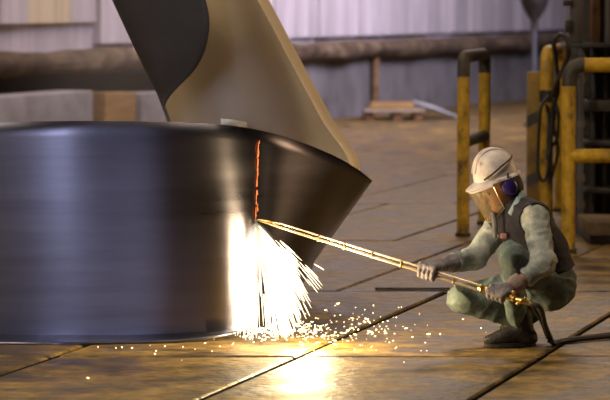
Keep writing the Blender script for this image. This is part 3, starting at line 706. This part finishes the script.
# vest
def f_ve(p):
    t = torso(p, .016); cd = (p-np.array(tuple(J['mid'])))@np.array(tuple((J['chest']-J['pel']).normalized()))
    t = np.maximum(t, -cd-.13)
    for s_, o_ in (('sn', -.035), ('sf', .035)):
        a = J[s_]; q = J['en' if s_ == 'sn' else 'ef']
        t = np.maximum(t, -rc(p, a+Vector((0, o_*1.6, -.01)), a.lerp(q, .6)+Vector((0, o_*1.5, 0)), .085, .075))
    t = np.maximum(t, -rc(p, Hd(.03, 0, .02), J['neck']+X_*-.055+Z_*.0, .12, .052))
    return t+folds(p, (.5, .4, 1), 75, .005, 8, 3)
net_obj('vest', f_ve, [J[k] for k in ('pel', 'mid', 'chest', 'neck', 'sn', 'sf')], .18, .0075, M['vest'], worker, 1)
# collar, badge, hanging strap
m = MB(); cc = J['neck']+Z_*-.005+X_*-.002; rows_ = []
for (hh, rr) in ((-.045, .088), (0, .080), (.022, .078)):
    rows_.append([cc+Vector((rr*math.cos(a)*1.05-.55*hh, rr*math.sin(a)*.95, hh+.03*math.cos(a))) for a in [math.radians(-128+256*k/24) for k in range(25)]])
m.grid(rows_); so = m.build('collar', M['collar'], worker); solidify(so, .008, 0)
m = MB(); m.grid([[B(522, 190, -.05), B(516, 198, -.115), B(508, 213, -.15)], [B(524, 193, -.06), B(518.5, 201.5, -.13), B(510.5, 215, -.16)], [B(526, 197, -.06), B(521, 205, -.13), B(512.5, 217, -.155)]]); so = m.build('collar', M['collar'], worker); solidify(so, .010, 0)
bc = B(503.5, 236, -.135); m = MB(); m.box((bc.x-.016, bc.y-.02, bc.z-.013), (bc.x+.016, bc.y+.03, bc.z+.013), bev=.004); m.build('badge', M['red'], worker)
m = MB(); m.tube([B(493, 213, -.10), B(495, 224, -.125), B(495, 238, -.13)], [.012, .016, .012], 10); m.build('neck_strap', M['grey_cloth'], worker)
# hair
def f_ha(p):
    AX = (hf_, hs_, hu_); d = el(p, Hd(-.012, 0, .02), AX, (.103, .086, .098))
    d = U([d, el(p, Hd(-.06, 0, -.035), AX, (.05, .07, .055))], .03)
    fr = (p-np.array(tuple(Hd(.015, 0, .0))))@np.array(tuple(hf_)); return np.maximum(d, fr)
net_obj('hair', f_ha, [J['head']], .15, .006, M['hair'], worker, 1)

# helmet
qf, qs, qu = frame(math.radians(17), math.radians(12))
if qs.y > 0: qs = -qs
hc = B(495.5, 177, -.02)
def Hm(f, s, u): return hc+qf*f+qs*s+qu*u
m = MB(); rows_ = []; n = 40
for i in range(13):
    t = i/12*PI/2*.985; rows_.append([Hm(.121*math.cos(t)**.8*math.cos(2*PI*k/n)-.004, .108*math.cos(t)**.8*math.sin(2*PI*k/n), .150*math.sin(t)) for k in range(n)])
m.grid(rows_, 0, True); m.f.append([12*n+k for k in range(n)]); m.mi.append(0)
rows_ = []
for (e, dz) in ((0, .004), (.3, .0), (.7, -.004), (1, -.010), (1.0, -.015), (.6, -.011), (0, -.006)):
    r_ = []
    for k in range(n):
        a = 2*PI*k/n; pk = max(0, math.cos(a))**1.5; ext = e*(.014+.044*pk)
        r_.append(Hm((.121+ext)*math.cos(a)-.004, (.108+e*.016)*math.sin(a), dz-.012*e*pk))
    rows_.append(r_)
m.grid(rows_, 0, True)
hel = m.build('helmet', M['helmet'], worker)
m = MB()                                              # raised ridge over the crown
for off in (-.03, 0, .03):
    m.tube([Hm(.118*math.cos(t)-.004, off, .152*math.sin(t)) for t in [math.radians(20+7*k) for k in range(18)]], .0055, 8)
m.build('ridge', M['helmet'], hel)
m = MB(); m.tube([Hm(f_, -0+s_, u_) for (f_, s_, u_) in [(.085, .085, .015), (.04, .112, .035), (-.02, .112, .06), (-.08, .075, .075), (-.118, 0, .08)]], .0045, 8, smooth=6); m.build('strap', M['hair'], hel)
m = MB(); rows_ = []
for i in range(13):
    t = i/12; r_ = []
    for k in range(29):
        a = math.radians(-66+132*k/28); rr = .158-.020*t*t
        r_.append(hc+qf*-.012+(hf_*math.cos(a)*rr*1.06+hs_*math.sin(a)*rr*.80)+Vector((0, 0, -.012))+(-hu_)*(.185*t*(1-.32*abs(math.sin(a))**3)-.002)+qu*0)
    rows_.append(r_)
m.grid(rows_); so = m.build('face_shield', M['shield'], hel); solidify(so, .003, 0); so['label'] = 'clear amber-tinted face shield'
edge = [r[0] for r in rows_]+rows_[-1][1:]+[r[-1] for r in rows_][::-1]
m = MB(); m.tube(edge, .0028, 6); m.build('shield_edge', M['lance'], so if False else hel)
m = MB(); m.tube([r for r in rows_[0]], .007, 8); m.build('shield_frame', M['helmet'], hel)
for s in (1, -1):
    c_ = Hd(-.018, .098*s, .0); m = MB(); m.ell(c_, (hf_*.043, hu_*.052, hs_*.026), nu=24); mu = m.build('ear_muff', M['muff'], hel); mu['label'] = 'violet ear muff cup'
    m = MB(); m.ell(c_-hs_*(.018*s), (hf_*.046, hu_*.055, hs_*.014), nu=24); m.build('ear_cushion', M['hair'], hel)
    m = MB(); m.tube([c_+hu_*.03, Hd(-.03, .115*s, .06), Hm(-.04, .112*s, .01)], .006, 8, smooth=5); m.build('muff_arm', M['hair'], hel)

# boots
def boot(ank, toe, heel, zlift_toe, zlift_heel, nm):
    bt = thing if False else None
    f = (toe-heel); f.normalize(); s = f.cross(Z_).normalized(); u = s.cross(f).normalized(); L_ = (toe-heel).length
    AX = (f, s, u); H_ = heel
    def fb(p):
        d = U([rc(p, H_+f*.055+u*.050, ank+Z_*.055+X_*.012, .047, .060), rc(p, H_+f*.045+u*.042, H_+f*.16+u*.045, .040, .040), el(p, H_+f*(L_-.075)+u*.036, AX, (.078, .047, .036)), el(p, H_+f*.042+u*.035, AX, (.042, .037, .04)), rc(p, H_+f*.10+u*.075, H_+f*.19+u*.05, .038, .034)], .03)
        return np.maximum(d, -((p-np.array(tuple(H_)))@np.array(tuple(u))-.018))
    o = net_obj('boot', fb, [H_, toe, ank+Z_*.05], .075, .006, M['boot'], worker, 1)
    m = MB(); pr = []
    for k in range(28):
        a = 2*PI*k/28; fx = L_/2+math.cos(a)*L_/2*1.0; wv = (.046 if math.cos(a) > -.2 else .040)*(1-.12*math.cos(a*2))
        pr.append((fx, math.sin(a)*wv))
    low = [H_+f*x+s*y+u*.0 for x, y in pr]; hi_ = [H_+f*x+s*y+u*.022 for x, y in pr]
    m.grid([low, hi_], 0, True); n0 = len(m.v); m.f += [list(range(28))[::-1], list(range(28, 56))]; m.mi += [0, 0]
    m.build('sole', M['sole'], o, angle=30)
    m = MB()
    for k in range(4):
        c_ = H_+f*(.115+.022*k)+u*(.108-.014*k); m.tube([c_-s*.024-u*.004, c_+u*.004, c_+s*.024-u*.004], .0035, 6, smooth=3)
    m.build('laces', M['grey_cloth'], o)
tn = B(484, 344, -.27); hn_ = B(536, 345, -.215); tn.z = .004; hn_.z = .004
boot(J['an'], tn, hn_, 0, 0, 'near')
tf_ = B(503, 341, .10); hf2 = B(540, 318, .16); tf_.z = .010
dirf = (hf2-tf_).normalized(); hf2 = tf_+dirf*.26
boot(J['af']+Vector((.02, 0, -.01)), tf_, hf2, 0, 0, 'far')

# ------------------------------------------------------------------ torch
TIP = P(263, 220.5, 15.80); HB = P(489, 291, D0-.385); ax = (HB-TIP).normalized(); LT = (HB-TIP).length
upv = (Z_-ax*Z_.dot(ax)).normalized(); sdv = ax.cross(upv).normalized()
torch = thing('cutting_torch', 'long twin-pipe brass cutting torch held low by the squatting worker', 'torch', (HB.x, HB.y, 0))
def T(s, u=0, w_=0): return TIP+ax*s+upv*u+sdv*w_
m = MB(); m.tube([T(.05, .004), T(.10, .012), T(LT-.02, .014)], .0055, 10); m.build('oxygen_pipe', M['lance'], torch)
m = MB(); m.tube([T(.0, -.002), T(.10, -.008), T(LT-.02, -.012)], .0075, 10); m.build('gas_pipe', M['lance'], torch)
m = MB(); m.tube([T(-.03, -.004), T(-.005, -.002), T(.03, 0), T(.06, 0)], [.005, .010, .012, .010], 10); m.build('nozzle', M['brass'], torch)
for px in (320, 346, 374, 403, 455):
    s = (px-263)/(489-263)*LT; m = MB(); m.box((-.005, -.010, -.018), (.005, .010, .018), bev=.002, M=Matrix((( ax.x, sdv.x, upv.x, T(s).x), (ax.y, sdv.y, upv.y, T(s).y), (ax.z, sdv.z, upv.z, T(s).z), (0, 0, 0, 1)))); m.build('pipe_clip', M['brass'], torch)
m = MB(); m.tube([T(LT-.06), T(LT-.04), T(LT-.035), T(LT), T(LT+.005), T(LT+.02)], [.012, .024, .02, .02, .024, .016], 14); m.build('mixer_block', M['brass'], torch)
m = MB(); m.tube([T(LT), T(LT+.13)], .016, 14); m.build('handle', M['brass'], torch)
for (s, u_, r_) in ((LT+.125, .030, .012), (LT+.165, -.018, .011), (LT+.195, .02, .009)):
    m = MB(); m.tube([T(s), T(s, u_)], .006, 8); kb = m.build('valve_stem', M['brass'], torch)
    m = MB(); m.ell(T(s, u_), (ax*r_, sdv*r_, upv*r_)); m.build('valve_knob', M['brass'], kb)
m = MB(); m.tube([T(LT+.12), T(LT+.14), T(LT+.15), T(LT+.18), T(LT+.19), T(LT+.24)], [.014, .02, .013, .019, .012, .012], 12); m.build('valve_body', M['brass'], torch)
e0 = T(LT+.23); hp_ = [e0, e0+Vector((.05, 0, -.02)), B(545, 325, -.36), B(549, 340, -.34)]
g1 = G(551, 347); g1.z = .016; g2 = G(562, 344); g2.z = .016; g3 = G(585, 341.5); g3.z = .016; g4 = G(625, 338); g4.z = .016
m = MB(); m.tube(hp_[:3]+[Vector((g1.x-.005, g1.y, .05)), g1+Vector((.012, 0, .004)), g2, g3, g4], .0135, 12, smooth=8); m.build('hose', M['hose'], torch)['label'] = 'black rubber hose trailing to the floor'
g1b = [e0+Vector((0, .01, .008)), B(541, 320, -.33), B(546.5, 342, -.31)]
q1 = G(549, 345); q1.z = .014; q2 = G(575, 341); q2.z = .014; q3 = G(625, 335); q3.z = .014
m = MB(); m.tube(g1b[:2]+[Vector((q1.x-.01, q1.y, .05)), q1+Vector((.01, 0, .004)), q2, q3], .011, 12, smooth=8); m.build('hose', M['hose'], torch)

# ------------------------------------------------------------------ gloves closed around the torch
def glove(s0, back, wrist, cuff_dir, thumb_side, rt, mcuff, sweep):
    c0 = T(s0); b = (back-ax*back.dot(ax)).normalized(); t2 = ax.cross(b).normalized()*sweep      # fingers travel from b over t2 round the pipe
    def A(s, ang, r): return c0+ax*s+(b*math.cos(ang)+t2*math.sin(ang))*r
    chains = []
    for k, ln in enumerate((.93, 1.0, .96, .82)):
        s = -.036+.0245*k; ang0 = math.radians(20); pts = [A(s, ang0, rt+.026)]
        for j, a in enumerate((75, 125, 175, 222)): pts.append(A(s*.96, math.radians(20+(a-20)*ln+j), rt+.0135-(.002 if j > 1 else 0)))
        chains.append(pts)
    kn = [c_[0] for c_ in chains]; kc = sum(kn, Vector())/4
    pts_all = [p for c_ in chains for p in c_]+[wrist]
    thumb = [kc.lerp(wrist, .55), A(.030*thumb_side, math.radians(-35), rt+.018), A(.040*thumb_side, math.radians(-90), rt+.012), A(.030*thumb_side, math.radians(-140), rt+.011)]
    pts_all += thumb
    def fg(p):
        ds = [rc(p, kn[i], wrist.lerp(kc, .25)+(kn[i]-kc)*.7, .0165, .021) for i in range(4)]
        d = U(ds, .018); d = U([d, rc(p, wrist, wrist.lerp(kc, .35), .034, .033)], .025)
        fs = None
        for c_ in chains:
            q = U([rc(p, c_[i], c_[i+1], .0146-.0009*i, .0138-.0009*i) for i in range(4)], .004); fs = q if fs is None else smin(fs, q, .002)
        d = smin(d, fs, .006)
        th = U([rc(p, thumb[i], thumb[i+1], (.020, .0165, .0145)[i], (.0165, .0145, .013)[i]) for i in range(3)], .006)
        return smin(d, th, .008)+folds(p, (1, 1, 1), 240, .0009, 30)
    o = net_obj('glove', fg, pts_all, .045, .0040, M['glove'], worker, 1)
    m = MB(); cd = cuff_dir.normalized(); m.tube([wrist-cd*.012, wrist+cd*.02, wrist+cd*.060, wrist+cd*.068, wrist+cd*.064], [.035, .043, .052, .051, .042], 20)
    cu = m.build('glove_cuff', mcuff, o)
    return o
sn_ = LT+.045
glove(sn_, Vector((.1, -.9, .35)), J['wn'], J['en']-J['wn'], -1, .016, M['cuff'], 1 if ax.cross(Vector((0, -1, 0))).z < 0 else -1)
sf_ = (429-263)/(489-263)*LT
glove(sf_, Vector((0, -.35, .9)), J['wf'], J['ef']-J['wf'], 1, .019, M['glove'], 1 if ax.cross(Z_).y < 0 else -1)
